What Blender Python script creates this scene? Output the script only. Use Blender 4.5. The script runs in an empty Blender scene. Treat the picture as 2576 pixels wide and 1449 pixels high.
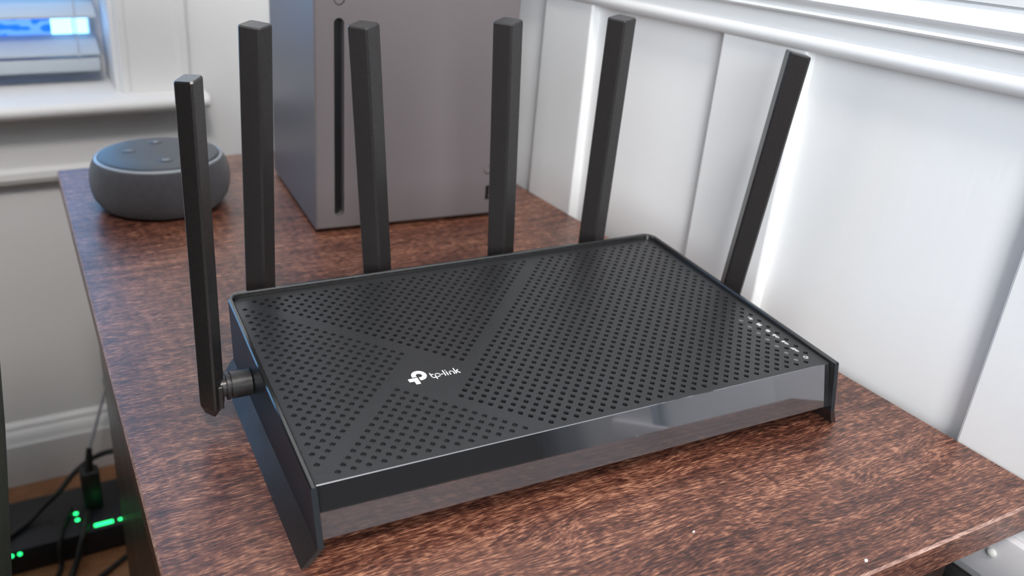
import bpy, bmesh, math, random
from mathutils import Vector, Matrix
from mathutils.geometry import delaunay_2d_cdt

random.seed(7)
PI = math.pi
sc = bpy.context.scene
COL = sc.collection

# ------------------------------------------------------------------ camera
cam_d = bpy.data.cameras.new('camera')
cam = bpy.data.objects.new('camera', cam_d)
COL.objects.link(cam)
cam.location = (-0.07875, -0.24513, 0.24174)
cam.rotation_euler = (1.15601, -0.037735, -0.444503)
cam_d.sensor_width = 36.0
cam_d.lens = 36.0 * 2123.71 / 2576.0
cam_d.shift_x = (1288.0 - 1063.43) / 2576.0
cam_d.shift_y = (657.99 - 724.5) / 2576.0
cam_d.clip_start = 0.01
cam_d.clip_end = 60
cam_d.dof.use_dof = True
cam_d.dof.focus_distance = 0.39
cam_d.dof.aperture_fstop = 10.5
sc.camera = cam

# ------------------------------------------------------------------ sky, daylight, exposure
world = bpy.data.worlds.new('daylight')
sc.world = world
world.use_nodes = True
bgn = world.node_tree.nodes['Background']
bgn.inputs['Color'].default_value = (0.27, 0.57, 1.0, 1)
bgn.inputs['Strength'].default_value = 3.9

pd = bpy.data.lights.new('window_portal', 'AREA')
pd.shape = 'RECTANGLE'
pd.size = 0.93
pd.size_y = 1.24
pd.cycles.is_portal = True
po = bpy.data.objects.new('window_portal', pd)
po.location = (-0.435, 0.96, 0.63)
po.rotation_euler = (-PI / 2, 0, 0)
COL.objects.link(po)

# added area light from the front; the window frame around it is made up
sd_ = bpy.data.lights.new('front_fill_light', 'AREA')
sd_.shape = 'RECTANGLE'
sd_.size = 1.35
sd_.size_y = 1.30
sd_.energy = 112
sd_.color = (0.91, 0.96, 1.0)
so_ = bpy.data.objects.new('front_fill_light', sd_)
so_.location = (-1.35, -2.585, 0.85)
so_.rotation_euler = (PI / 2, 0, 0)
COL.objects.link(so_)

vs = sc.view_settings
vs.view_transform = 'Standard'
vs.look = 'None'
vs.gamma = 1.0
vs.use_curve_mapping = False
vs.exposure = 0.0

# ------------------------------------------------------------------ helpers
def tag(o, label=None, cat=None, group=None, kind=None):
    if label: o['label'] = label
    if cat: o['category'] = cat
    if group: o['group'] = group
    if kind: o['kind'] = kind
    return o

def thing(name, loc, label, cat, rz=0.0, group=None, kind=None):
    o = bpy.data.objects.new(name, None)
    o.empty_display_size = 0.02
    o.location = loc
    o.rotation_euler = (0, 0, rz)
    COL.objects.link(o)
    return tag(o, label, cat, group, kind)

def part(name, bm, mat, parent=None, smooth=None, local=False, label=None, recalc=True):
    """one bmesh -> one mesh object; vertices are in world axes (relative to an unrotated parent) unless local."""
    if recalc:
        bmesh.ops.recalc_face_normals(bm, faces=bm.faces[:])
    p = parent
    if p is not None and not local:
        off = Vector((0, 0, 0))
        q = p
        while q is not None:
            off += Vector(q.location)
            q = q.parent
        for v in bm.verts:
            v.co -= off
    me = bpy.data.meshes.new(name)
    bm.to_mesh(me)
    bm.free()
    mats = mat if isinstance(mat, (list, tuple)) else [mat]
    for m in mats:
        me.materials.append(m)
    if smooth is not None:
        me.polygons.foreach_set('use_smooth', [True] * len(me.polygons))
        me.update()
        me.set_sharp_from_angle(angle=math.radians(smooth))
    o = bpy.data.objects.new(name, me)
    COL.objects.link(o)
    if parent is not None:
        o.parent = parent
    if label:
        o['label'] = label
    return o

def box(bm, x0, x1, y0, y1, z0, z1, bev=0.0, seg=2):
    vs_ = [bm.verts.new(c) for c in ((x0, y0, z0), (x1, y0, z0), (x1, y1, z0), (x0, y1, z0),
                                     (x0, y0, z1), (x1, y0, z1), (x1, y1, z1), (x0, y1, z1))]
    fs = [bm.faces.new([vs_[i] for i in f]) for f in
          ((0, 3, 2, 1), (4, 5, 6, 7), (0, 1, 5, 4), (1, 2, 6, 5), (2, 3, 7, 6), (3, 0, 4, 7))]
    if bev > 0:
        es = set()
        for f in fs:
            es.update(f.edges)
        bmesh.ops.bevel(bm, geom=list(es), offset=bev, segments=seg, profile=0.5, affect='EDGES')
    return bm

def B(*a, **k):
    bm = bmesh.new()
    return box(bm, *a, **k)

def sweep(bm, rings, close_ends=True, loop=True):
    """rings: list of lists of points, same length; bridges them."""
    vr = [[bm.verts.new(p) for p in r] for r in rings]
    n = len(vr[0])
    for a, b in zip(vr[:-1], vr[1:]):
        for i in range(n if loop else n - 1):
            j = (i + 1) % n
            bm.faces.new((a[i], a[j], b[j], b[i]))
    if close_ends and loop:
        bm.faces.new(list(reversed(vr[0])))
        bm.faces.new(vr[-1])
    return vr

def lathe(bm, prof, c=(0, 0, 0), n=64, axis='z', cap=True):
    rings = []
    for r, h in prof:
        ring = []
        for i in range(n):
            a = 2 * PI * i / n
            u, w = r * math.cos(a), r * math.sin(a)
            if axis == 'z': p = (c[0] + u, c[1] + w, c[2] + h)
            elif axis == 'x': p = (c[0] + h, c[1] + u, c[2] + w)
            else: p = (c[0] + u, c[1] + h, c[2] + w)
            ring.append(p)
        rings.append(ring)
    return sweep(bm, rings, close_ends=cap)

def catmull(pts, n=8):
    P = [Vector(p) for p in pts]
    P = [2 * P[0] - P[1]] + P + [2 * P[-1] - P[-2]]
    out = []
    for i in range(1, len(P) - 2):
        for k in range(n):
            t = k / n
            a, b, c, d = P[i - 1], P[i], P[i + 1], P[i + 2]
            out.append(0.5 * ((2 * b) + (c - a) * t + (2 * a - 5 * b + 4 * c - d) * t * t + (3 * b - a - 3 * c + d) * t ** 3))
    out.append(P[-2])
    return out

def tube(bm, pts, r, n=10, smooth=True):
    pts = catmull(pts) if smooth else [Vector(p) for p in pts]
    rings = []
    up = Vector((0, 0, 1))
    prev = None
    for i, p in enumerate(pts):
        d = (pts[min(i + 1, len(pts) - 1)] - pts[max(i - 1, 0)]).normalized()
        if prev is None:
            s = d.cross(up if abs(d.z) < 0.9 else Vector((1, 0, 0))).normalized()
        else:
            s = (prev - d * prev.dot(d)).normalized()
        prev = s
        t = d.cross(s)
        rr = r(i / (len(pts) - 1)) if callable(r) else r
        rings.append([p + (s * math.cos(2 * PI * k / n) + t * math.sin(2 * PI * k / n)) * rr for k in range(n)])
    return sweep(bm, rings)

def pierced(outer, holes):
    """2-D polygon with holes -> (points, triangles, outer index loop, hole index loops)"""
    pts = []
    edges = []
    faces = []
    for loop in [outer] + holes:
        s = len(pts)
        pts += [Vector(p) for p in loop]
        n = len(loop)
        edges += [(s + i, s + (i + 1) % n) for i in range(n)]
        faces.append(list(range(s, s + n)))
    v, e, f, ov, oe, of = delaunay_2d_cdt(pts, edges, faces, 1, 1e-9, True)
    remap = {}
    for i, l in enumerate(ov):
        for q in l:
            remap[q] = i
    tris = [t for t, src in zip(f, of) if src == [0] or (0 in src and len(src) == 1)]
    return v, tris, [[remap[i] for i in l] for l in faces]

# ------------------------------------------------------------------ materials
def new_mat(name):
    m = bpy.data.materials.new(name)
    m.use_nodes = True
    return m, m.node_tree.nodes, m.node_tree.links, m.node_tree.nodes['Principled BSDF']

def plastic(name, col, rough=0.4, bump=0.0, bscale=1500.0, spec=0.5, vary=0.0, metallic=0.0, coat=0.0):
    m, N, L, P = new_mat(name)
    P.inputs['Base Color'].default_value = (*col, 1)
    P.inputs['Roughness'].default_value = rough
    P.inputs['Specular IOR Level'].default_value = spec
    P.inputs['Metallic'].default_value = metallic
    P.inputs['Coat Weight'].default_value = coat
    P.inputs['Coat Roughness'].default_value = 0.08
    tc = N.new('ShaderNodeTexCoord')
    nz = N.new('ShaderNodeTexNoise')
    nz.inputs['Scale'].default_value = bscale
    nz.inputs['Detail'].default_value = 3
    L.new(tc.outputs['Object'], nz.inputs['Vector'])
    if bump > 0:
        b = N.new('ShaderNodeBump')
        b.inputs['Strength'].default_value = bump
        b.inputs['Distance'].default_value = 0.0002
        L.new(nz.outputs['Fac'], b.inputs['Height'])
        L.new(b.outputs['Normal'], P.inputs['Normal'])
    mr = N.new('ShaderNodeMapRange')
    mr.inputs['To Min'].default_value = max(0.0, rough - 0.03 - vary)
    mr.inputs['To Max'].default_value = rough + 0.03 + vary
    L.new(nz.outputs['Fac'], mr.inputs['Value'])
    L.new(mr.outputs['Result'], P.inputs['Roughness'])
    return m

def emit_mat(name, col, strength):
    m, N, L, P = new_mat(name)
    P.inputs['Base Color'].default_value = (*[c * 0.3 for c in col], 1)
    P.inputs['Emission Color'].default_value = (*col, 1)
    P.inputs['Emission Strength'].default_value = strength
    return m

def paint(name, col, rough=0.35, streak=0.25):
    """brushed enamel paint: faint vertical brush relief"""
    m, N, L, P = new_mat(name)
    tc = N.new('ShaderNodeTexCoord')
    mp = N.new('ShaderNodeMapping')
    mp.inputs['Scale'].default_value = (260, 260, 14)
    nz = N.new('ShaderNodeTexNoise')
    nz.inputs['Scale'].default_value = 1.0
    nz.inputs['Detail'].default_value = 4
    n2 = N.new('ShaderNodeTexNoise')
    n2.inputs['Scale'].default_value = 9.0
    n2.inputs['Detail'].default_value = 3
    L.new(tc.outputs['Object'], mp.inputs['Vector'])
    L.new(mp.outputs['Vector'], nz.inputs['Vector'])
    L.new(tc.outputs['Object'], n2.inputs['Vector'])
    add = N.new('ShaderNodeMath'); add.operation = 'MULTIPLY_ADD'
    add.inputs[1].default_value = 0.5
    L.new(nz.outputs['Fac'], add.inputs[0])
    L.new(n2.outputs['Fac'], add.inputs[2])
    b = N.new('ShaderNodeBump')
    b.inputs['Strength'].default_value = streak
    b.inputs['Distance'].default_value = 0.0006
    L.new(add.outputs['Value'], b.inputs['Height'])
    L.new(b.outputs['Normal'], P.inputs['Normal'])
    P.inputs['Base Color'].default_value = (*col, 1)
    P.inputs['Roughness'].default_value = rough
    return m

def wood(name, ramp, rough=0.38, sx=1.0, bump=0.35, gscale=1.0, contrast=1.0, spec=0.5):
    """grain running along local X"""
    m, N, L, P = new_mat(name)
    tc = N.new('ShaderNodeTexCoord')
    def math_(op, a, b=None, c=None):
        n = N.new('ShaderNodeMath'); n.operation = op
        for i, q in enumerate((a, b, c)):
            if q is None: continue
            if isinstance(q, (int, float)): n.inputs[i].default_value = q
            else: L.new(q, n.inputs[i])
        return n.outputs[0]
    def noise(vec, detail=4, rough_=0.55):
        n = N.new('ShaderNodeTexNoise')
        n.inputs['Scale'].default_value = 1.0
        n.inputs['Detail'].default_value = detail
        n.inputs['Roughness'].default_value = rough_
        L.new(vec, n.inputs['Vector'])
        return n.outputs['Fac']
    def mapped(src, s):
        n = N.new('ShaderNodeMapping')
        n.inputs['Scale'].default_value = s
        L.new(src, n.inputs['Vector'])
        return n.outputs['Vector']
    sep = N.new('ShaderNodeSeparateXYZ')
    L.new(tc.outputs['Object'], sep.inputs[0])
    warp = noise(mapped(tc.outputs['Object'], (7 * gscale, 11 * gscale, 11 * gscale)), 2)
    wy = math_('MULTIPLY_ADD', math_('SUBTRACT', warp, 0.5), 0.030 / gscale, sep.outputs['Y'])
    wz = math_('MULTIPLY_ADD', math_('SUBTRACT', warp, 0.5), 0.03, sep.outputs['Z'])
    cmb = N.new('ShaderNodeCombineXYZ')
    L.new(sep.outputs['X'], cmb.inputs[0]); L.new(wy, cmb.inputs[1]); L.new(wz, cmb.inputs[2])
    v = cmb.outputs[0]
    g = gscale
    broad = noise(mapped(v, (2.5 * g, 26 * g, 26 * g)), 3)
    rings = noise(mapped(v, (13 * g, 300 * g, 300 * g)), 4, 0.6)
    fine = noise(mapped(v, (170 * g, 1500 * g, 1500 * g)), 2, 0.6)
    saw = noise(mapped(tc.outputs['Object'], (210 * g, 34 * g, 34 * g)), 4, 0.7)
    blot = noise(mapped(tc.outputs['Object'], (16 * g, 16 * g, 16 * g)), 3)
    f = math_('MULTIPLY_ADD', rings, 0.50 * contrast, 0.5 - contrast * (0.25 + 0.75 + 0.20 + 0.20 + 0.15 + 0.035 + 0.02))
    f = math_('MULTIPLY_ADD', fine, 1.50 * contrast, f)
    wv = N.new('ShaderNodeTexWave')
    wv.bands_direction = 'Y'
    wv.inputs['Scale'].default_value = 26.0 * g
    wv.inputs['Distortion'].default_value = 7.0
    wv.inputs['Detail'].default_value = 3.0
    wv.inputs['Detail Scale'].default_value = 0.35
    L.new(mapped(v, (0.35, 1.0, 1.0)), wv.inputs['Vector'])
    f = math_('MULTIPLY_ADD', wv.outputs['Fac'], 0.07 * contrast, f)
    f = math_('MULTIPLY_ADD', saw, 0.40 * contrast, f)
    f = math_('MULTIPLY_ADD', blot, 0.40 * contrast, f)
    f = math_('MULTIPLY_ADD', broad, 0.30 * contrast, f)
    cr = N.new('ShaderNodeValToRGB')
    els = cr.color_ramp.elements
    els[0].position, els[0].color = ramp[0][0], (*ramp[0][1], 1)
    els[1].position, els[1].color = ramp[-1][0], (*ramp[-1][1], 1)
    for p_, c_ in ramp[1:-1]:
        e = els.new(p_); e.color = (*c_, 1)
    L.new(f, cr.inputs['Fac'])
    L.new(cr.outputs['Color'], P.inputs['Base Color'])
    b = N.new('ShaderNodeBump')
    b.inputs['Strength'].default_value = bump
    b.inputs['Distance'].default_value = 0.0005
    hh = math_('MULTIPLY_ADD', fine, 0.7, math_('MULTIPLY', rings, 0.5))
    L.new(hh, b.inputs['Height'])
    L.new(b.outputs['Normal'], P.inputs['Normal'])
    P.inputs['Specular IOR Level'].default_value = spec
    rr = N.new('ShaderNodeMapRange')
    rr.inputs['To Min'].default_value = rough + 0.08
    rr.inputs['To Max'].default_value = rough - 0.06
    L.new(blot, rr.inputs['Value'])
    L.new(rr.outputs['Result'], P.inputs['Roughness'])
    return m

def fabric(name, col, scale=900.0, rough=0.9, strength=0.6, c2=None, sheen=0.25):
    m, N, L, P = new_mat(name)
    tc = N.new('ShaderNodeTexCoord')
    vz = N.new('ShaderNodeTexVoronoi')
    vz.inputs['Scale'].default_value = scale
    nz = N.new('ShaderNodeTexNoise')
    nz.inputs['Scale'].default_value = scale * 0.12
    nz.inputs['Detail'].default_value = 4
    L.new(tc.outputs['Object'], vz.inputs['Vector'])
    L.new(tc.outputs['Object'], nz.inputs['Vector'])
    mx = N.new('ShaderNodeMix'); mx.data_type = 'RGBA'
    mx.inputs[6].default_value = (*col, 1)
    mx.inputs[7].default_value = (*(c2 or [c * 1.9 for c in col]), 1)
    L.new(nz.outputs['Fac'], mx.inputs[0])
    L.new(mx.outputs[2], P.inputs['Base Color'])
    b = N.new('ShaderNodeBump')
    b.inputs['Strength'].default_value = strength
    b.inputs['Distance'].default_value = 0.0005
    L.new(vz.outputs['Distance'], b.inputs['Height'])
    L.new(b.outputs['Normal'], P.inputs['Normal'])
    P.inputs['Roughness'].default_value = rough
    P.inputs['Sheen Weight'].default_value = sheen
    return m

def glass_mat(name):
    m, N, L, P = new_mat(name)
    out = N['Material Output']
    tr = N.new('ShaderNodeBsdfTransparent')
    tr.inputs['Color'].default_value = (0.93, 0.97, 0.98, 1)
    gl = N.new('ShaderNodeBsdfGlossy')
    gl.inputs['Roughness'].default_value = 0.02
    fr = N.new('ShaderNodeFresnel')
    fr.inputs['IOR'].default_value = 1.35
    mx = N.new('ShaderNodeMixShader')
    L.new(fr.outputs[0], mx.inputs[0]); L.new(tr.outputs[0], mx.inputs[1]); L.new(gl.outputs[0], mx.inputs[2])
    L.new(mx.outputs[0], out.inputs['Surface'])
    return m

def backlit(name, col, col2):
    """thin printed sheet: curling pale strokes on blue, light passing through from behind"""
    m, N, L, P = new_mat(name)
    out = N['Material Output']
    tc = N.new('ShaderNodeTexCoord')
    wv = N.new('ShaderNodeTexWave')
    wv.wave_type = 'RINGS'
    wv.inputs['Scale'].default_value = 24.0
    wv.inputs['Distortion'].default_value = 5.0
    wv.inputs['Detail'].default_value = 1.0
    wv.inputs['Detail Scale'].default_value = 2.2
    L.new(tc.outputs['Object'], wv.inputs['Vector'])
    mr = N.new('ShaderNodeMapRange')
    mr.inputs['From Min'].default_value = 0.30
    mr.inputs['From Max'].default_value = 0.50
    L.new(wv.outputs['Fac'], mr.inputs['Value'])
    mc = N.new('ShaderNodeMix'); mc.data_type = 'RGBA'
    mc.inputs[6].default_value = (*col, 1)
    mc.inputs[7].default_value = (*col2, 1)
    L.new(mr.outputs['Result'], mc.inputs[0])
    L.new(mc.outputs[2], P.inputs['Base Color'])
    P.inputs['Roughness'].default_value = 0.5
    tr = N.new('ShaderNodeBsdfTranslucent')
    L.new(mc.outputs[2], tr.inputs['Color'])
    mx = N.new('ShaderNodeMixShader')
    mx.inputs[0].default_value = 0.8
    L.new(P.outputs[0], mx.inputs[1]); L.new(tr.outputs[0], mx.inputs[2]); L.new(mx.outputs[0], out.inputs['Surface'])
    return m

M = {}
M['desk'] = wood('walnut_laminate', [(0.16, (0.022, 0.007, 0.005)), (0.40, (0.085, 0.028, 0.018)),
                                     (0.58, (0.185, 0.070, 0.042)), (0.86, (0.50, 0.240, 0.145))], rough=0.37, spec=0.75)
M['edge'] = wood('worn_laminate_edge', [(0.2, (0.16, 0.085, 0.065)), (0.5, (0.34, 0.20, 0.16)), (0.8, (0.52, 0.36, 0.30))], rough=0.5, bump=0.5)
M['floor'] = wood('oak_floor', [(0.25, (0.17, 0.070, 0.030)), (0.5, (0.30, 0.135, 0.060)), (0.8, (0.45, 0.23, 0.115))],
                  rough=0.3, bump=0.12, gscale=0.35, contrast=0.5)
M['trim'] = paint('white_enamel', (0.81, 0.81, 0.81), 0.48, 0.30)
M['wall'] = paint('white_wall_paint', (0.84, 0.84, 0.84), 0.45, 0.25)
M['upper'] = paint('slate_wall_paint', (0.36, 0.38, 0.41), 0.6, 0.15)
M['ceil'] = paint('ceiling_paint', (0.62, 0.62, 0.62), 0.7, 0.1)
M['top'] = plastic('router_satin_black', (0.020, 0.020, 0.021), 0.33, 0.35, 2600, spec=0.55)
M['rim'] = plastic('router_gloss_rim', (0.012, 0.012, 0.012), 0.12, 0.0, 900, spec=0.9)
M['shell'] = plastic('router_matte_shell', (0.013, 0.016, 0.019), 0.42, 0.2, 2600, spec=0.3)
M['gloss'] = plastic('router_black_mirror', (0.27, 0.27, 0.285), 0.04, 0.0, 900, vary=-0.02, metallic=0.95)
M['inner'] = plastic('vent_black', (0.003, 0.003, 0.003), 0.7)
M['antenna'] = plastic('antenna_black', (0.020, 0.018, 0.018), 0.28, 0.15, 2600, spec=0.6)
M['print'] = plastic('white_print', (0.80, 0.80, 0.77), 0.55)
M['led_off'] = plastic('clear_light_guide', (0.16, 0.16, 0.17), 0.35)
M['console'] = plastic('console_matte_black', (0.135, 0.117, 0.120), 0.36, 0.08, 1800, spec=0.4)
M['console_dark'] = plastic('console_slot_black', (0.004, 0.004, 0.005), 0.35)
M['metal'] = plastic('nickel', (0.55, 0.55, 0.55), 0.3, metallic=1.0)
M['fabric'] = fabric('charcoal_knit', (0.030, 0.029, 0.034), 1500.0)
M['speaker_top'] = plastic('charcoal_plastic', (0.045, 0.050, 0.058), 0.42, 0.2, 1500)
M['ring'] = plastic('light_ring', (0.26, 0.28, 0.31), 0.25)
M['glyph'] = plastic('grey_glyph', (0.35, 0.37, 0.40), 0.5)
M['black'] = plastic('black_plastic', (0.010, 0.010, 0.011), 0.45)
M['device'] = plastic('device_black', (0.012, 0.013, 0.016), 0.5)
M['cable'] = plastic('cable_black', (0.010, 0.010, 0.010), 0.5)
M['cord_clear'] = plastic('cord_grey', (0.22, 0.22, 0.24), 0.35)
M['led'] = emit_mat('green_led', (0.02, 1.0, 0.22), 3.0)
M['blind'] = plastic('blind_white', (0.54, 0.60, 0.66), 0.45)
M['string'] = plastic('blind_string', (0.45, 0.47, 0.5), 0.8)
M['glass'] = glass_mat('window_glass')
M['sticker'] = backlit('sticker_print', (0.22, 0.52, 1.0), (0.70, 0.78, 1.0))
M['olive'] = fabric('olive_upholstery', (0.030, 0.033, 0.022), 700.0, 0.95, 0.4, sheen=0.0)
M['darkwood'] = plastic('dark_stain', (0.035, 0.018, 0.010), 0.4)
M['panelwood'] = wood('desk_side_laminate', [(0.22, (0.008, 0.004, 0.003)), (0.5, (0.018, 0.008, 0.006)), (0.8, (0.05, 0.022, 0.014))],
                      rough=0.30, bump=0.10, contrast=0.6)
M['lamp'] = emit_mat('lamp_diffuser', (1.0, 0.90, 0.78), 4.0)
M['rug'] = fabric('glare_rug_fabric', (0.020, 0.021, 0.024), 260.0, 0.95, 0.8, sheen=0.0)  # for the added rug that damps floor glare
M['plate'] = plastic('raceway_white', (0.80, 0.78, 0.80), 0.35)

# ------------------------------------------------------------------ setting
ZF = -0.497
XR = 0.3315          # panel plane of the right wall
XB = 0.3235          # face of the battens
YW = 0.80            # back wall
XL, YF, ZC = -2.3, -2.6, 1.88

floor = thing('floor', (0, 0, ZF), 'orange oak plank floor below the desk', 'floor', kind='structure')
pw = 0.083
y = YF
i = 0
base_me = None
while y < YW + 0.02:
    if base_me is None:
        bm = bmesh.new()
        box(bm, XL, XR + 0.07, 0.0006, pw - 0.0006, -0.02, 0.0, bev=0.0008, seg=1)
        o = part('plank', bm, M['floor'], floor, local=True)
        base_me = o.data
        o.location = (0, y, 0)
    else:
        o = bpy.data.objects.new('plank', base_me)
        COL.objects.link(o)
        o.parent = floor
        o.location = ((i * 0.37) % 0.05, y, 0)
    y += pw
    i += 1
part('subfloor', B(XL, XR + 0.07, YF, YW + 0.15, ZF - 0.05, ZF - 0.0205), M['darkwood'], floor)

tag(part('wall_right', B(XR, XR + 0.10, YF, YW + 0.15, ZF - 0.05, ZC), M['wall']),
    'white wainscot wall on the right of the desk', 'wall', kind='structure')
bm = bmesh.new()
WX0, WX1, WZ0, WZ1 = -0.90, 0.030, 0.010, 1.25
box(bm, XL, WX0, YW, YW + 0.15, ZF - 0.05, ZC)
box(bm, WX1, XR, YW, YW + 0.15, ZF - 0.05, ZC)
box(bm, WX0, WX1, YW, YW + 0.15, ZF - 0.05, WZ0)
box(bm, WX0, WX1, YW, YW + 0.15, WZ1, ZC)
tag(part('wall_back', bm, M['wall']), 'white wall with a window behind the desk', 'wall', kind='structure')
tag(part('wall_left', B(XL - 0.1, XL, YF, YW + 0.15, ZF - 0.05, ZC), M['upper']), 'slate grey wall on the far left of the room', 'wall', kind='structure')
tag(part('wall_front', B(XL, XR, YF - 0.1, YF, ZF - 0.05, ZC), M['upper']), 'slate grey wall behind the camera', 'wall', kind='structure')
tag(part('ceiling', B(XL - 0.1, XR + 0.1, YF - 0.1, YW + 0.15, ZC, ZC + 0.06), M['ceil']), 'off-white ceiling of the room', 'ceiling', kind='structure')

# battens of the board-and-batten wainscot
for k, (ya, yb, txt) in enumerate((( 0.2945, 0.3585, 'white wall batten beside the console, farthest one'),
                                   ( 0.0935, 0.1585, 'white wall batten behind the router antennas, middle one'),
                                   (-0.1110, -0.0460, 'white wall batten nearest the camera, right of the desk'),
                                   ( 0.4960, 0.5600, 'white wall batten hidden behind the console'),
                                   (-0.3120, -0.2480, 'white wall batten past the desk front'))):
    tag(part('trim_%d' % (k + 1), B(XB, XR + 0.001, ya, yb, ZF + 0.11, 0.171, bev=0.0014), M['trim']), txt, 'batten', kind='structure')

# chair rail, swept along the right wall
rail = [(0.0, .1675), (-.0018, .1682), (-.0038, .1700), (-.0046, .1722), (-.0042, .1745), (-.0026, .1762), (-.0006, .1768),
        (-.0006, .1862), (-.0054, .1866), (-.0064, .1878), (-.0058, .1892), (-.0036, .1898), (-.0046, .1912), (-.0068, .1930), (-.0078, .1950),
        (-.0070, .1972), (-.0048, .1995), (-.0034, .2020), (-.0030, .2036), (-.0018, .2040), (-.0018, .2046), (-.0046, .2050), (-.0050, .2120),
        (-.0050, .2640), (.0079, .2650), (.0079, .1675)]
bm = bmesh.new()
sweep(bm, [[(XB + p, yy, z) for p, z in rail] for yy in (-1.6, YW)])
tag(part('trim_6', bm, M['trim'], smooth=38), 'white chair rail moulding running along the top of the wainscot', 'moulding', kind='structure')

# baseboards
bprof = [(0, 0), (-.016, 0), (-.016, .060), (-.013, .064), (-.0125, .067), (-.010, .074), (-.006, .078), (-.005, .083), (0, .088)]
bm = bmesh.new()
sweep(bm, [[(xx, YW + p, ZF + z) for p, z in bprof] for xx in (XL, XR)])
tag(part('baseboard_back', bm, M['trim'], smooth=30), 'white moulded baseboard under the window', 'baseboard', kind='structure')
bm = bmesh.new()
sweep(bm, [[(XR + p * 1.2, yy, ZF + z) for p, z in bprof] for yy in (YF, YW)])
tag(part('baseboard_right', bm, M['trim'], smooth=30), 'white baseboard along the right wall', 'baseboard', kind='structure')

# window
win = thing('window_1', (-0.435, YW, 0.0), 'white framed window with sill behind the smart speaker', 'window', kind='structure')
bm = bmesh.new()
cas = [(0.0335, 0.0), (0.0335, -.010), (0.037, -.0135), (0.043, -.0135), (0.046, -.010), (0.050, -.0125), (0.098, -.0145), (0.102, -.018),
       (0.111, -.018), (0.1135, -.015), (0.1135, 0.0)]
sweep(bm, [[(x, YW + p, z) for x, p in cas] for z in (0.012, 1.33)])
part('casing', bm, M['trim'], win, smooth=30)
bm = bmesh.new()
sweep(bm, [[(-0.87 - x, YW + p, z) for x, p in cas] for z in (0.012, 1.33)])
part('casing', bm, M['trim'], win, smooth=30)
part('head_casing', B(-0.98, 0.1135, YW - 0.018, YW, 1.25, 1.33, bev=0.002), M['trim'], win)
bm = bmesh.new()
stool = [(0.0, -.0035), (-.048, -.0035), (-.052, -.0005), (-.0535, .004), (-.052, .0085), (-.048, .0118), (0.10, .0118), (0.10, -.0035)]
sweep(bm, [[(xx, YW + p, z) for p, z in stool] for xx in (-1.0, 0.127)])
part('sill', bm, M['trim'], win, smooth=40)
bm = bmesh.new()
apr = [(0, -.0035), (-.020, -.0035), (-.020, -.0095), (-.014, -.013), (-.012, -.018), (-.012, -.066), (-.0135, -.070), (-.017, -.073), (-.018, -.080), (-.015, -.086), (0, -.088)]
sweep(bm, [[(xx, YW + p, z) for p, z in apr] for xx in (-0.98, 0.1135)])
part('apron', bm, M['trim'], win, smooth=30)
bm = bmesh.new()
box(bm, WX0, WX0 + .004, YW, YW + .15, WZ0, WZ1); box(bm, WX1 - .001, WX1 + .0, YW, YW + .15, WZ0, WZ1)
part('jamb', bm, M['trim'], win)
sash = bmesh.new()
ys0, ys1 = YW + 0.098, YW + 0.130
box(sash, WX0 + .004, WX1 - .001, ys0, ys1, WZ0, WZ0 + 0.042)
box(sash, WX0 + .004, WX1 - .001, ys0, ys1, 0.62, 0.655)
box(sash, WX0 + .004, WX1 - .001, ys0, ys1, WZ1 - .04, WZ1)
box(sash, WX0 + .004, WX0 + .036, ys0, ys1, WZ0 + .042, WZ1 - .04)
box(sash, WX1 - .014, WX1 - .001, ys0, ys1, WZ0 + .042, WZ1 - .04)
part('sash', sash, M['trim'], win)
for za, zb in ((WZ0 + .040, .622), (.653, WZ1 - .038)):
    part('pane', B(WX0 + .034, WX1 - .012, ys0 + .014, ys0 + .017, za, zb), M['glass'], win)

fill_frame = thing('fill_light_frame', (-1.35, YF, 0.15), 'added frame around the unseen fill light behind the camera', 'window', kind='structure')  # made-up surround for the added area light
for nm, a in (('casing', (-2.13, -2.04, YF, YF + .02, 0.14, 1.53)), ('casing', (-0.66, -0.57, YF, YF + .02, 0.14, 1.53)),
              ('head_casing', (-2.04, -0.66, YF, YF + .02, 1.51, 1.60)), ('sill', (-2.16, -0.54, YF, YF + .06, 0.11, 0.14))):
    part(nm, B(*a, bev=0.002), M['trim'], fill_frame)

# ------------------------------------------------------------------ desk
T0x, T1x, T0y, T1y, TH = -0.0548, 0.3220, -0.0936, 0.5450, 0.0165
desk = thing('desk', (0.13, 0.22, ZF), 'small dark walnut laminate desk holding the router', 'desk')
bm = B(T0x, T1x, T0y, T1y, -TH, 0.0, bev=0.0010, seg=1)
for f in bm.faces:
    f.normal_update()
    if max(abs(c) for c in f.normal) < 0.95 and f.calc_center_median().z > -0.005: f.material_index = 1
part('tabletop', bm, [M['desk'], M['edge']], desk)
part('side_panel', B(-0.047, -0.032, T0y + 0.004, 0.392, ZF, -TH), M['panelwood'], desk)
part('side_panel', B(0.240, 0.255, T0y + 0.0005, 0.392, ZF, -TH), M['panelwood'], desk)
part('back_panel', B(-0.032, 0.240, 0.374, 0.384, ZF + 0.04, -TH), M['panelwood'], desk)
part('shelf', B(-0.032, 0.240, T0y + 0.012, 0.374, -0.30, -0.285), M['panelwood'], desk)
bm = bmesh.new()
for q, (x, y, r) in enumerate(((0.2050, -0.0880, .0008), (0.1512, -0.0470, .0004), (0.1519, -0.0468, .0004))):
    bmesh.ops.create_icosphere(bm, subdivisions=1, radius=r, matrix=Matrix.Translation((x, y, r * .5)))
tag(part('dust_crumb', bm, M['print'], desk), kind='stuff')

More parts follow.
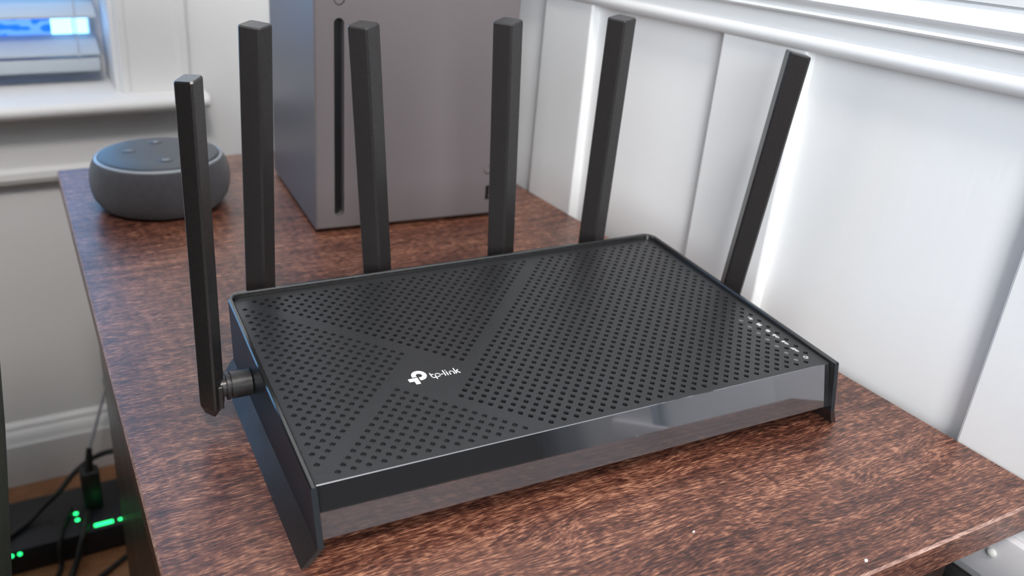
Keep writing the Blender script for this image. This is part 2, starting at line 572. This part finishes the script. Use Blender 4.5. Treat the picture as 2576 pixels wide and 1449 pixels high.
# ------------------------------------------------------------------ router (built in its own axes: x width, y depth, z up)
W, D, H, HB = 0.272, 0.1529, 0.03485, 0.04616
HFO, XLN, YFO, YTP, FL = 0.0095, 0.0010, -0.0053, -0.0031, 0.0053
TK = 0.0025
router = thing('wifi_router', (0, 0, 0), 'black six-antenna wifi router with perforated top on the desk', 'router', rz=-0.03295)
def R_(name, bm, mat, parent=None, smooth=None, label=None):
    return part(name, bm, mat, parent or router, smooth, local=True, label=label)
def ztop(y): return H + (HB - H) * y / D
def zpan(y): return H - 0.0016 + (HB - H - 0.0012) * y / D

# shell band: left plate, back rim, right plate in one sweep with rounded rear corners
rc = 0.0075
st = [((0, 0), (-1, 0))]
for t in (0.25, 0.5, 0.75): st.append(((0, t * (D - rc)), (-1, 0)))
for k in range(9):
    a = PI - k * PI / 16
    st.append(((rc + rc * math.cos(a), D - rc + rc * math.sin(a)), (math.cos(a), math.sin(a))))
for t in (0.25, 0.5, 0.75): st.append(((rc + t * (W - 2 * rc), D), (0, 1)))
for k in range(9):
    a = PI / 2 - k * PI / 16
    st.append(((W - rc + rc * math.cos(a), D - rc + rc * math.sin(a)), (math.cos(a), math.sin(a))))
for t in (0.75, 0.5, 0.25): st.append(((W, t * (D - rc)), (1, 0)))
st.append(((W, 0), (1, 0)))
rings = []
for k, ((px, py), (nx, ny)) in enumerate(st):
    front = k in (0, len(st) - 1)
    zt = ztop(py)
    def P(inset, z):
        yy = py - ny * inset
        if front:
            yy += YFO * (zt - z) / (zt - HFO)
        lean = XLN * (zt - z) / (zt - HFO)
        return (px - nx * (inset + lean), yy - ny * lean, z)
    rings.append([P(0, HFO), P(0, zt - .0007), P(.0006, zt), P(TK - .0006, zt), P(TK, zt - .0006), P(TK, HFO)])
bm = bmesh.new()
sweep(bm, rings)
bm.faces.ensure_lookup_table()
for k in range(6 * (len(st) - 1)):
    bm.faces[k].material_index = 1 if k % 6 in (1, 2, 3, 4) else 0
R_('side_shell', bm, [M['shell'], M['rim']], smooth=32)

# flared feet under each side plate
for s in (0, 1):
    def X(v): return v if s == 0 else W - v
    a = [(X(XLN), YFO, HFO), (X(XLN + TK), YFO, HFO), (X(-FL + 0.0030), YTP, 0.0), (X(-FL), YTP, 0.0)]
    b = [(X(XLN), D - .005, HFO), (X(XLN + TK), D - .005, HFO), (X(-FL + 0.0030), D - .005, 0.0), (X(-FL), D - .005, 0.0)]
    bm = bmesh.new()
    sweep(bm, [a, b])
    R_('foot', bm, M['antenna'])

# body tray below the grille
bm = bmesh.new()
y0, y1 = 0.0062, D - TK - 0.0002
pr = [(y0, 0.0095), (y1, 0.0095), (y1, zpan(y1) - .0100), (y0, zpan(y0) - .0100)]
sweep(bm, [[(x, y, z) for y, z in pr] for x in (XLN + TK + .0004, W - XLN - TK - .0004)])
R_('body', bm, M['inner'])

# glossy front panel, tilted back
bm = bmesh.new()
za, zb = zpan(0.0) + .0001, 0.0108
fp = [(0.0031, za), (0.0028, za - .0003), (-0.0026, zb + .0006), (-0.0022, zb), (0.0055, zb), (0.0062, za)]
sweep(bm, [[(x, y, z) for y, z in fp] for x in (TK + .0006, W - TK - .0006)])
R_('front_panel', bm, M['gloss'], smooth=20)

# perforated top
A0, B0, PA, PB = 0.0808, 0.0367, 0.003217, 0.003267
hs = 0.00158     # half diagonal of a hole
holes, blind = [], []
ledsites, iconsites = [], []
for a in range(-23, 58):
    for b in range(-9, 34):
        if (a + b) % 2: continue
        s, t = (a + b) // 2, (a - b) // 2
        x, y = A0 + a * PA, B0 + b * PB
        if (a, b) in ((57, 33), (57, -9)): continue
        if a == 56 and b in (4, 2, 0, -2, -4, -6, -8):
            iconsites.append((x, y)); continue
        if a == 54 and b in (4, 2, 0, -2, -4, -6, -8):
            ledsites.append((x, y)); continue
        if s >= 0 and t >= 0: bl = False
        elif s >= 6 and t <= -2: bl = False
        elif s <= 4 and t <= -8: bl = True
        elif s <= -2 and t >= -6: bl = True
        else: continue
        holes.append((x, y)); blind.append(bl)
def diamond(x, y, h=hs):
    c = 0.16 * h
    return [(x + h - c, y - c), (x + h - c, y + c), (x + c, y + h - c), (x - c, y + h - c), (x - h + c, y + c), (x - h + c, y - c), (x - c, y - h + c), (x + c, y - h + c)]
xi0, xi1, yi0, yi1 = TK + .0003, W - TK - .0003, 0.0031, D - TK - .0003
rr = rc - TK
outer = [(xi0, yi0), (xi1, yi0)]
for k in range(7):
    a = k * PI / 12
    outer.append((xi1 - rr + rr * math.cos(a), yi1 - rr + rr * math.sin(a)))
for k in range(7):
    a = PI / 2 + k * PI / 12
    outer.append((xi0 + rr + rr * math.cos(a), yi1 - rr + rr * math.sin(a)))
hl = [diamond(*h) for h in holes] + [diamond(x, y) for x, y in ledsites]
v, tris, loops = pierced(outer, hl)
bm = bmesh.new()
tv = [bm.verts.new((p[0], p[1], zpan(p[1]))) for p in v]
for t in tris:
    try: bm.faces.new([tv[i] for i in t])
    except ValueError: pass
def wall_down(loop, dz, close):
    lo = [bm.verts.new(tv[i].co - Vector((0, 0, dz))) for i in loop]
    n = len(loop)
    for i in range(n):
        j = (i + 1) % n
        bm.faces.new((tv[loop[i]], tv[loop[j]], lo[j], lo[i]))
    if close: bm.faces.new(lo)
wall_down(loops[0], 0.0016, False)
for k, l in enumerate(loops[1:]):
    bl = blind[k] if k < len(blind) else True
    wall_down(l, 0.0009 if bl else 0.0017, bl)
for f in bm.faces: f.normal_update()
for f in bm.faces:
    if f.normal.z < -0.5: f.normal_flip()
R_('perforated_top', bm, M['top']).data.update()

# indicator light guides and printed icons
def lay(bm, poly, h=0.00010):
    """flat printed polygon lying on the sloped top"""
    up = [bm.verts.new((x, y, zpan(y) + h)) for x, y in poly]
    dn = [bm.verts.new((x, y, zpan(y) - 0.00005)) for x, y in poly]
    bm.faces.new(up)
    n = len(poly)
    for i in range(n):
        bm.faces.new((up[i], dn[i], dn[(i + 1) % n], up[(i + 1) % n]))
def stroke(bm, pts, w, caps=True, h=0.00010):
    for (x0, y0), (x1, y1) in zip(pts[:-1], pts[1:]):
        dx, dy = x1 - x0, y1 - y0
        l = math.hypot(dx, dy) or 1e-9
        nx, ny = -dy / l * w / 2, dx / l * w / 2
        a = math.atan2(ny, nx)
        poly = []
        for k in range(6): poly.append((x0 + w / 2 * math.cos(a + k * PI / 5), y0 + w / 2 * math.sin(a + k * PI / 5)))
        for k in range(6): poly.append((x1 + w / 2 * math.cos(a + PI + k * PI / 5), y1 + w / 2 * math.sin(a + PI + k * PI / 5)))
        lay(bm, poly, h)
def arc(cx, cy, r, a0, a1, n=10):
    return [(cx + r * math.cos(math.radians(a0 + (a1 - a0) * k / n)), cy + r * math.sin(math.radians(a0 + (a1 - a0) * k / n))) for k in range(n + 1)]
mm = 0.001
for x, y in ledsites:
    bm = bmesh.new()
    d = diamond(x, y, hs * 0.97)
    up = [bm.verts.new((p, q, zpan(q) - .0002)) for p, q in d]
    dn = [bm.verts.new((p, q, zpan(q) - .0009)) for p, q in d]
    bm.faces.new(up)
    for i in range(8): bm.faces.new((up[i], dn[i], dn[(i + 1) % 8], up[(i + 1) % 8]))
    R_('indicator_light', bm, M['led_off'])
iconsites.sort(key=lambda q: q[1])
def icon_strokes(kind):
    w = 0.34
    if kind == 'power': return [arc(0, 0, 1.05, 120, 420, 14), [(0, .25), (0, 1.3)]], w
    if kind == 'wifi':  return [arc(-.2, -.9, r, 45, 135, 8) for r in (.55, 1.15, 1.75)] + [[(-1.9, -.8), (-1.9, .8)], [(-2.5, -.8), (-2.5, .8)], [(-2.5, .8), (-2.2, .8)]], 0.36
    if kind == 'wifi2': return [arc(.3, -.9, r, 45, 135, 8) for r in (.55, 1.15, 1.75)] + [[(-1.2, -.8), (-1.2, .8)], [(-1.8, -.8), (-1.8, .8)], [(-2.4, -.8), (-2.4, 0)], [(-2.9, -.8), (-2.5, -.8)]], 0.32
    if kind == 'globe': return [arc(0, 0, 1.05, 0, 360, 16), arc(0, 0, 0.5, 0, 360, 10), [(-1, 0), (1, 0)]], w
    if kind == 'lan':   return [[(-1, -.9), (1, -.9), (1, .9), (-1, .9), (-1, -.9)], [(-.4, -.9), (-.4, .1), (.4, .1), (.4, -.9)]], w
    return [[(-1.3, 0), (1.3, 0)], [(-.6, 0), (0, .8), (.7, .8)], [(-.2, 0), (.3, -.8), (.8, -.8)], arc(-1.1, 0, .3, 0, 360, 8)], w
for (x, y), kind in zip(iconsites, ('power', 'wifi2', 'wifi', 'wifi', 'globe', 'lan', 'usb')):
    bm = bmesh.new()
    strokes, w = icon_strokes(kind)
    for s_ in strokes:
        stroke(bm, [(x + q * mm, y - p * mm) for p, q in s_], w * mm)   # reads from the right side
    R_('indicator_icon', bm, M['print'])

# printed logo
bm = bmesh.new()
lay(bm, [(px * mm, py * mm) for px, py in ((62.62, 55.45), (67.32, 55.5), (67.30, 50.95), (67.1, 50.77), (65.15, 50.75), (65.0, 50.95), (64.96, 53.15), (62.85, 53.14), (62.62, 53.4))])
cx, cy, Ro, Ri = 68.75, 56.8, 3.65, 1.45
po_ = arc(cx, cy, Ro, -101.0, 189.5, 40)
pi_ = arc(cx, cy, Ri, -118.9, 204.4, 40)
for i in range(40):
    lay(bm, [(q[0] * mm, q[1] * mm) for q in (po_[i], po_[i + 1], pi_[i + 1], pi_[i])])
R_('logo_emblem', bm, M['print'])
bm = bmesh.new()
def word(strokes, ox, oy, w):
    for s_ in strokes:
        stroke(bm, [((ox + p) * mm, (oy + q) * mm) for p, q in s_], w * mm)
lw = 0.58
word([[(0, 3.6), (0, 1.0)] + arc(.95, 1.0, .95, 180, 270, 6) + [(1.35, .05)], [(0, 2.55), (1.2, 2.55)]], 74.1, 53.15, lw)          # t
word([[(0, -1.25), (0, 1.4)], arc(1.2, 1.35, 1.2, 180, -105, 16)], 76.05, 53.25, lw)                                            # p
word([[(0, 0), (.55, 0)]], 79.2, 54.6, lw)                                                                                       # -
word([[(0, 0), (0, 3.9)]], 80.75, 53.2, lw)                                                                                      # l
word([[(0, 0), (0, 2.45)], [(0, 3.75), (0, 3.8)]], 82.05, 53.2, lw)                                                              # i
word([[(0, 0), (0, 1.4)] + arc(1.0, 1.4, 1.0, 180, 0, 12) + [(2.0, 0)]], 83.3, 53.2, lw)                                         # n
word([[(0, 0), (0, 3.9)], [(0, 1.2), (1.65, 2.45)], [(.55, 1.5), (1.8, 0)]], 86.3, 53.2, lw)                                     # k
R_('logo_text', bm, M['print'])

# antennas
def antenna(hinge, tip, spin, side, label):
    """hinge/tip: axis points; spin: rotation of the blade about it (deg); side: unit vector towards the shell"""
    hinge, tip = Vector(hinge), Vector(tip)
    zx = (tip - hinge).normalized()
    s = math.radians(spin)
    xa = Vector((math.cos(s), math.sin(s), 0))
    xa = (xa - zx * xa.dot(zx)).normalized()
    ya = zx.cross(xa)
    w, d, c = 0.0082, 0.0057, 0.0006
    sec = [(-w, -c), (-c * 1.3, -d), (c * 1.3, -d), (w, -c), (w, c), (c * 1.3, d), (-c * 1.3, d), (-w, c)]
    Ln = (tip - hinge).length
    bm = bmesh.new()
    rings = []
    for z, k, sl in ((-0.0125, 0.62, 0), (-0.0080, 0.97, 0), (-0.006, 1.0, 0), (Ln - .0008, 1.0, 0.16), (Ln, 0.93, 0.16)):
        rings.append([hinge + xa * (px * k) + ya * (py * k) + zx * (z + sl * py) for px, py in sec])
    sweep(bm, rings)
    o = R_('antenna', bm, M['antenna'], label=label)
    sd = Vector(side)
    bm = bmesh.new()
    ax = 'x' if abs(sd.x) > .5 else 'y'
    sg = sd.x if ax == 'x' else sd.y
    dist = 0.0194
    prof = [(0.0052, dist - .0005), (0.0066, dist - .0010), (0.0066, .0090), (0.0054, .0088), (0.0054, .0080), (0.0069, .0079), (0.0069, .0066), (0.0050, .0064), (0.0046, .0010)]
    lathe(bm, [(r, h * sg) for r, h in prof], hinge, 40, ax)
    h_ = R_('hinge', bm, M['antenna'], o, smooth=30)
    bm = bmesh.new()
    e = Vector((0, 1, 0)) if ax == 'x' else Vector((1, 0, 0))
    for q in (-1, 1):
        c0 = hinge + sd * .0030 + e * (.0040 * q) + Vector((0, 0, -.002))
        box(bm, c0.x - .0016, c0.x + .0016, c0.y - .0016, c0.y + .0016, c0.z - .007, c0.z + .005, bev=.0005, seg=1)
    R_('hinge_clip', bm, M['antenna'], o)
antenna((-.0185, .1000, .0235), (-.0185, .1010, .1690), -90, (1, 0, 0), 'upright antenna on the left side plate')
antenna((.0222, .1690, .0330), (.0240, .1640, .1800), 5, (0, -1, 0), 'first antenna on the back edge, from the left')
antenna((.0912, .1690, .0330), (.0790, .1640, .1788), -5, (0, -1, 0), 'second antenna on the back edge, tilted left')
antenna((.1722, .1690, .0330), (.1621, .1640, .1788), -10, (0, -1, 0), 'third antenna on the back edge')
antenna((.2385, .1690, .0330), (.2367, .1640, .1790), -18, (0, -1, 0), 'fourth antenna on the back edge, at the right corner')
antenna((.2905, .0965, .0235), (.2905, .0825, .1712), 90, (-1, 0, 0), 'tilted antenna on the right side plate')

# ------------------------------------------------------------------ game console
CW, CD, CH, CB = 0.157, 0.157, 0.312, 0.0035
con = thing('game_console', (0.1120, 0.3210, 0), 'tall matte black tower game console behind the router', 'console', rz=math.radians(-4.9))
def C_(name, bm, mat, parent=None, smooth=None, label=None):
    return part(name, bm, mat, parent or con, smooth, local=True, label=label)
ch = 0.0012
def capsule(cx, z0, z1, r, n=10):
    return [(cx + r * math.cos(a), z1 - r + r * math.sin(a)) for a in [k * PI / n for k in range(n + 1)]] + \
           [(cx + r * math.cos(a), z0 + r + r * math.sin(a)) for a in [PI + k * PI / n for k in range(n + 1)]]
def circ(cx, cz, r, n=28):
    return [(cx + r * math.cos(2 * PI * k / n), cz + r * math.sin(2 * PI * k / n)) for k in range(n)]
slot = capsule(0.0178, 0.0130, 0.1590, 0.0037)
eject = circ(0.0180, 0.1712, 0.0040)
pair = circ(0.1395, 0.0405, 0.0036)
usb = [(0.1385, 0.0150), (0.1470, 0.0150), (0.1470, 0.0275), (0.1385, 0.0275)]
power = circ(0.0180, 0.2850, 0.0085)
outer = [(ch, CB + ch), (CW - ch, CB + ch), (CW - ch, CH - ch), (ch, CH - ch)]
v, tris, loops = pierced(outer, [slot, eject, pair, usb, power])
bm = bmesh.new()
fv = [bm.verts.new((p[0], 0, p[1])) for p in v]
for t in tris: bm.faces.new([fv[i] for i in t])
for l, dp in zip(loops[1:], (0.010, 0.0022, 0.0022, 0.006, 0.0022)):
    lo = [bm.verts.new(fv[i].co + Vector((0, dp, 0))) for i in l]
    for i in range(len(l)):
        j = (i + 1) % len(l)
        bm.faces.new((fv[l[i]], fv[l[j]], lo[j], lo[i]))
    bm.faces.new(lo)
o4 = [fv[i] for i in loops[0]]
r1 = [bm.verts.new(c) for c in ((0, ch, CB), (CW, ch, CB), (CW, ch, CH), (0, ch, CH))]
r2 = [bm.verts.new(c) for c in ((0, CD, CB), (CW, CD, CB), (CW, CD, CH), (0, CD, CH))]
for A_, B_ in ((o4, r1), (r1, r2)):
    for i in range(4):
        j = (i + 1) % 4
        bm.faces.new((A_[i], A_[j], B_[j], B_[i]))
bm.faces.new(r2)
body = C_('body', bm, M['console'])
bm = bmesh.new()
sweep(bm, [[(x, yy, z) for x, z in capsule(0.0178, 0.0133, 0.1587, 0.0034)] for yy in (0.0072, 0.0085)])
C_('disc_slot', bm, M['console_dark'])
def disc(name, c, r, dep, mat):
    bm = bmesh.new()
    lathe(bm, [(r, dep + .0016), (r, dep + .0004), (r - .0004, dep), (0.0002, dep)], (c[0], 0, c[1]), 32, 'y')
    C_(name, bm, mat, smooth=40)
disc('eject_button', (0.0180, 0.1712), 0.0034, 0.0002, M['console'])
disc('pairing_button', (0.1395, 0.0405), 0.0030, 0.0002, M['console'])
disc('power_button', (0.0180, 0.2850), 0.0078, 0.0002, M['console'])
bm = B(0.1386, 0.1469, 0.0030, 0.0060, 0.0151, 0.0274)
u_ = C_('usb_port', bm, M['console_dark'])
C_('contact_tongue', B(0.1420, 0.1436, 0.0010, 0.0030, 0.0165, 0.0260), M['metal'], u_)
bm = bmesh.new()
lathe(bm, [(0.062, 0), (0.064, .0008), (0.064, CB)], (CW / 2, CD / 2, 0), 48)
C_('base', bm, M['console_dark'])
bm = bmesh.new()
lathe(bm, [(0.068, CH - .0002), (0.068, CH + .0006), (0.066, CH + .0006), (0.040, CH + .0004), (0.001, CH + .0003)], (CW / 2, CD / 2, 0), 48)
C_('top_vent', bm, M['console_dark'])

# ------------------------------------------------------------------ smart speaker
sp = thing('smart_speaker', (0.0180, 0.4300, 0), 'round charcoal fabric smart speaker at the back of the desk', 'speaker')
def S_(name, bm, mat, parent=None, smooth=50, label=None):
    return part(name, bm, mat, parent or sp, smooth, local=True, label=label)
bm = bmesh.new()
lathe(bm, [(0.001, 0.0012), (0.0425, 0.0012), (0.0455, 0.0022), (0.0490, 0.0050), (0.0522, 0.0100), (0.0540, 0.0165), (0.0545, 0.0225), (0.0540, 0.0290), (0.0524, 0.0350), (0.0505, 0.0388), (0.0490, 0.0402)], (0, 0, 0), 96)
S_('fabric_body', bm, M['fabric'])
bm = bmesh.new()
lathe(bm, [(0.001, 0), (0.040, 0), (0.041, 0.0013)], (0, 0, 0), 48)
S_('base_pad', bm, M['black'])
bm = bmesh.new()
lathe(bm, [(0.0495, 0.0396), (0.0496, 0.0404), (0.0488, 0.0412), (0.0472, 0.0414), (0.0466, 0.0408)], (0, 0, 0), 96)
S_('light_ring', bm, M['ring'])
bm = bmesh.new()
lathe(bm, [(0.0468, 0.0400), (0.0468, 0.0412), (0.0460, 0.0420), (0.0440, 0.0426), (0.030, 0.0432), (0.001, 0.0434)], (0, 0, 0), 96)
S_('top_plate', bm, M['speaker_top'])
for k, (dx, dy, kind) in enumerate(((-0.0219, 0.0076, 'minus'), (0.0019, 0.0268, 'dot'), (0.0264, -0.0043, 'plus'), (0.0010, -0.0250, 'mute'))):
    bm = bmesh.new()
    lathe(bm, [(0.0058, 0.0424), (0.0058, 0.0434), (0.0052, 0.0437), (0.0003, 0.0436)], (dx, dy, 0), 32)
    b_ = S_('button', bm, M['speaker_top'])
    bm = bmesh.new()
    z0 = 0.0437
    if kind in ('minus', 'plus'): box(bm, dx - .0028, dx + .0028, dy - .0005, dy + .0005, z0 - .0003, z0 + .0001)
    if kind == 'plus': box(bm, dx - .0005, dx + .0005, dy - .0028, dy + .0028, z0 - .0003, z0 + .0001)
    if kind == 'dot': lathe(bm, [(0.0018, z0 - .0003), (0.0018, z0 + .0001), (.0002, z0 + .0001)], (dx, dy, 0), 16)
    if kind == 'mute': lathe(bm, [(0.0024, z0 - .0003), (0.0024, z0 + .0001), (.0016, z0 + .0001), (0.0016, z0 - .0003)], (dx, dy, 0), 20, cap=False)
    S_('button_mark', bm, M['glyph'], b_, None)

# ------------------------------------------------------------------ blind and sticker in the window
bl = thing('window_blind', (-0.44, YW + 0.062, 0.028), 'white slatted blind lowered to the window sill', 'blind')
me = None
z0 = 0.0500
for k in range(28):
    z = z0 + k * 0.043
    if me is None:
        bm = bmesh.new()
        n = 6
        ring = []
        for i in range(n + 1):
            t = i / n
            ring.append((-0.0245 + 0.049 * t, -0.0077 + 0.0154 * t + 0.0022 * math.sin(PI * t)))
        ring += [(yy + .0004, zz - 0.0026) for yy, zz in reversed(ring)]
        sweep(bm, [[(x, yy, zz) for yy, zz in ring] for x in (-0.452, 0.459)])
        o = part('slat', bm, M['blind'], bl, smooth=30, local=True)
        me = o.data
    else:
        o = bpy.data.objects.new('slat', me)
        COL.objects.link(o)
        o.parent = bl
    o.location = (0, 0, z + 0.0077 - 0.028)
part('bottom_rail', B(-0.892, 0.019, YW + .040, YW + .084, 0.028, 0.0445, bev=0.003), M['blind'], bl, smooth=40)
part('head_rail', B(-0.892, 0.019, YW + .036, YW + .090, 1.215, 1.25, bev=0.002), M['blind'], bl)
for x in (-0.004, -0.44, -0.86):
    bm = bmesh.new()
    for yy in (YW + .0385, YW + .0860):
        tube(bm, [(x, yy, 0.044), (x, yy, 1.215)], 0.0007, 6, smooth=False)
    part('ladder_cord', bm, M['string'], bl)
st_ = thing('window_sticker', (-0.075, YW + 0.112, 0.07), 'blue sticker with pale lettering on the window glass', 'sticker')
part('sticker_sheet', B(-0.125, -0.0275, YW + .1110, YW + .1118, 0.052, 0.112), M['sticker'], st_, label='blue sheet with curling pale lettering')
# ------------------------------------------------------------------ equipment and cables on the floor
dev = thing('network_switch', (-0.157, 0.66, ZF), 'black network box with green lights on the floor by the baseboard', 'network box')  # box, adapter and cables scaled down about the camera position, results baked in
part('case', B(-0.291, -0.0224, 0.6155, 0.707, ZF, -0.463, bev=0.003), M['device'], dev, smooth=40)
for x, y in ((-0.0847, 0.6550), (-0.0840, 0.6427)):
    bm = bmesh.new()
    lathe(bm, [(0.0027, -0.4635), (0.0027, -0.4626), (0.0017, -0.4620), (0.0002, -0.4619)], (x, y, 0), 20)
    part('status_light', bm, M['led'], dev)
for x in (-0.1571, -0.1485):
    bm = bmesh.new()
    lathe(bm, [(0.0023, 0.6165), (0.0023, 0.6150), (0.0002, 0.6145)], (x, 0, -0.4685), 20, 'y')
    part('status_light', bm, M['led'], dev)
part('light_bar', B(-0.0670, -0.0454, 0.6216, 0.6269, -0.4635, -0.4619, bev=0.0006), M['led'], dev)
part('light_bar', B(-0.0397, -0.0262, 0.6226, 0.6260, -0.4635, -0.4619, bev=0.0006), M['led'], dev)
pl = thing('power_adapter', (-0.063, 0.662, -0.463), 'black power adapter standing on the network box', 'adapter')
part('adapter_body', B(-0.0742, -0.0522, 0.6520, 0.6730, -0.463, -0.409, bev=0.004), M['black'], pl, smooth=40)
bm = bmesh.new()
tube(bm, [(-0.0632, 0.6620, -0.412), (-0.0617, 0.6630, -0.397), (-0.0594, 0.6660, -0.3815)], lambda t: .0056 - .0022 * t, 12)
part('strain_relief', bm, M['black'], pl, smooth=40)
bm = bmesh.new()
tube(bm, [(-0.0596, 0.6660, -0.3825), (-0.051, 0.690, -0.378), (-0.037, 0.740, -0.374), (-0.023, 0.790, -0.372)], 0.0020, 8)
part('cord', bm, M['cord_clear'], pl, smooth=40)
part('plug', B(-0.0275, -0.0185, 0.786, 0.7995, -0.378, -0.366, bev=.002), M['black'], pl)
def cable(pts, r, label):
    bm = bmesh.new()
    tube(bm, pts, r, 10)
    tag(part('cable', bm, M['cable'], smooth=60), label, 'cable', 'cables by the network box')
cable([(-0.166, 0.632, -0.4592), (-0.1369, 0.654, -0.458), (-0.1164, 0.664, -0.4465), (-0.0988, 0.667, -0.434), (-0.080, 0.6790, -0.4215), (-0.056, 0.6880, -0.412), (-0.0316, 0.683, -0.405), (-0.012, 0.70, -0.43), (0.006, 0.712, -0.4930)], 0.0033,
      'black cable arching over the network box behind the adapter')
cable([(-0.0895, 0.661, -0.4593), (-0.0982, 0.638, -0.4588), (-0.1040, 0.619, -0.4585), (-0.1069, 0.6085, -0.470), (-0.1088, 0.604, -0.4938), (-0.121, 0.575, -0.4938)], 0.0029,
      'thin black cable hanging over the front of the network box')
cable([(-0.0700, 0.6480, -0.4588), (-0.0745, 0.628, -0.4586), (-0.0800, 0.6090, -0.4590), (-0.0896, 0.5975, -0.4810), (-0.0973, 0.589, -0.4928), (-0.105, 0.565, -0.4928), (-0.1137, 0.527, -0.4928), (-0.128, 0.47, -0.4928)], 0.0038,
      'thick black cable dropping from the network box onto the floor')
cable([(-0.215, 0.594, -0.4936), (-0.1616, 0.586, -0.4936), (-0.1376, 0.565, -0.4936), (-0.1165, 0.553, -0.4848), (-0.0944, 0.556, -0.4936), (-0.0225, 0.604, -0.4936)], 0.0031,
      'black cable lying across the oak floor before the network box')

# ------------------------------------------------------------------ under the desk corner on the right wall
rw = thing('cable_raceway', (XB, -0.10, -0.045), 'white raceway strip screwed to the wall under the desk corner', 'raceway')
part('cover', B(XB - 0.0055, XB, -0.30, 0.10, -0.0585, -0.0310, bev=0.0015), M['plate'], rw, smooth=40)
bm = bmesh.new()
lathe(bm, [(0.0022, 0.0), (0.0022, -.0008), (0.0012, -.0016), (0.0002, -.0017)], (XB - 0.0055, -0.0810, -0.0425), 20, 'x')
part('screw', bm, M['print'], rw, smooth=40)
bm = bmesh.new()
tube(bm, [(0.3150, -0.30, -0.0655), (0.3155, -0.10, -0.0660), (0.3150, 0.10, -0.0655)], 0.0055, 12)
tag(part('wall_cable', bm, M['cable'], smooth=60), 'thick black cable along the wall below the white raceway', 'cable')

# ------------------------------------------------------------------ olive sliver at the left edge; unseen bulk and wings added to block light
ac = thing('light_blocking_seat', (-0.75, -0.17, ZF), 'olive grey seat cut off by the left edge, unseen bulk added to block light', 'sofa')
def cushion(x0, x1, y0, y1, z0, z1, bev):
    return B(x0, x1, y0, y1, z0, z1, bev=bev, seg=5)
bm = bmesh.new()
box(bm, -1.42, -0.0940, 0.055, 0.203, -0.40, 0.345, bev=0.030, seg=5)
knots = [(-0.40, -0.164), (-0.14, -0.1222), (-0.075, -0.1138), (-0.022, -0.1080), (0.025, -0.1040), (0.08, -0.0985), (0.16, -0.0960), (0.42, -0.0960)]
for zk, _ in knots[1:-1]:
    bmesh.ops.bisect_plane(bm, geom=bm.verts[:] + bm.edges[:] + bm.faces[:], plane_co=(0, 0, zk), plane_no=(0, 0, 1))
for v_ in bm.verts:
    if v_.co.x > -0.4:
        for (za_, xa_), (zb_, xb_) in zip(knots[:-1], knots[1:]):
            if za_ - 1e-6 <= v_.co.z <= zb_ + 1e-6:
                v_.co.x += xa_ + (xb_ - xa_) * (v_.co.z - za_) / (zb_ - za_) + 0.0940
                break
part('backrest', bm, M['olive'], ac, smooth=60)
for xa, xb in ((-0.235, -0.112), (-1.41, -1.287)):
    part('light_blocking_wing', cushion(xa, xb, -0.14, 0.055, -0.02, 0.31, .03), M['olive'], ac, smooth=60)  # added to keep front light off the console side
    part('armrest', cushion(xa, xb, -0.56, 0.055, -0.38, -0.02, .03), M['olive'], ac, smooth=60)
for xa, xb in ((-1.285, -0.762), (-0.760, -0.237)):
    part('seat_cushion', cushion(xa, xb, -0.55, 0.053, -0.20, -0.07, .03), M['olive'], ac, smooth=60)
part('seat_base', cushion(-1.285, -0.237, -0.54, 0.053, -0.38, -0.201, .01), M['olive'], ac, smooth=60)
for x in (-1.36, -0.18):
    for y in (-0.52, 0.13):
        bm = bmesh.new()
        lathe(bm, [(0.016, 0), (0.022, 0.13)], (x, y, ZF), 16)
        part('leg', bm, M['darkwood'], ac)

# ------------------------------------------------------------------ added unseen rug, cuts floor glare reflected in the router front
bm = B(-1.45, -0.06, -2.35, -0.78, ZF, ZF + 0.012, bev=0.004)
tag(part('glare_blocking_rug', bm, M['rug'], smooth=40), 'unseen dark rug added to cut floor glare and bounce', 'rug')

# ------------------------------------------------------------------ added unseen cabinet, gives the router front a dark reflection
cb = thing('reflection_darkener', (0.17, -0.88, ZF), 'unseen low black cabinet added to darken the router front reflection', 'cabinet')
part('carcass', B(0.025, 0.312, -1.34, -0.42, ZF + 0.06, 0.085, bev=0.003), M['black'], cb)
for ya in (-1.325, -0.870):
    d_ = part('door', B(0.008, 0.0245, ya, ya + 0.435, ZF + 0.075, 0.070, bev=0.002), M['black'], cb)
    part('handle', B(-0.006, 0.008, ya + (0.40 if ya < -1 else 0.02), ya + (0.415 if ya < -1 else 0.035), -0.20, -0.08, bev=0.003), M['metal'], d_)
for x in (0.05, 0.29):
    for y in (-1.30, -0.46):
        bm = bmesh.new()
        lathe(bm, [(0.012, 0), (0.016, 0.061)], (x, y, ZF), 16)
        part('leg', bm, M['metal'], cb)

# ------------------------------------------------------------------ ceiling lamp (out of frame, lights the room)
lp = thing('ceiling_lamp', (-0.28, -1.05, ZC), 'round warm white ceiling lamp', 'lamp')
bm = bmesh.new()
lathe(bm, [(0.24, 0.0), (0.24, -.03), (0.22, -.035)], (-0.28, -1.05, ZC), 40)
part('lamp_base', bm, M['trim'], lp)
ld = bpy.data.lights.new('lamp_light', 'AREA')
ld.shape = 'DISK'
ld.size = 0.46
ld.energy = 31
ld.color = (1.0, 0.93, 0.87)
lo = bpy.data.objects.new('lamp_light', ld)
COL.objects.link(lo)
lo.parent = lp
lo.location = (0, 0, -0.045)
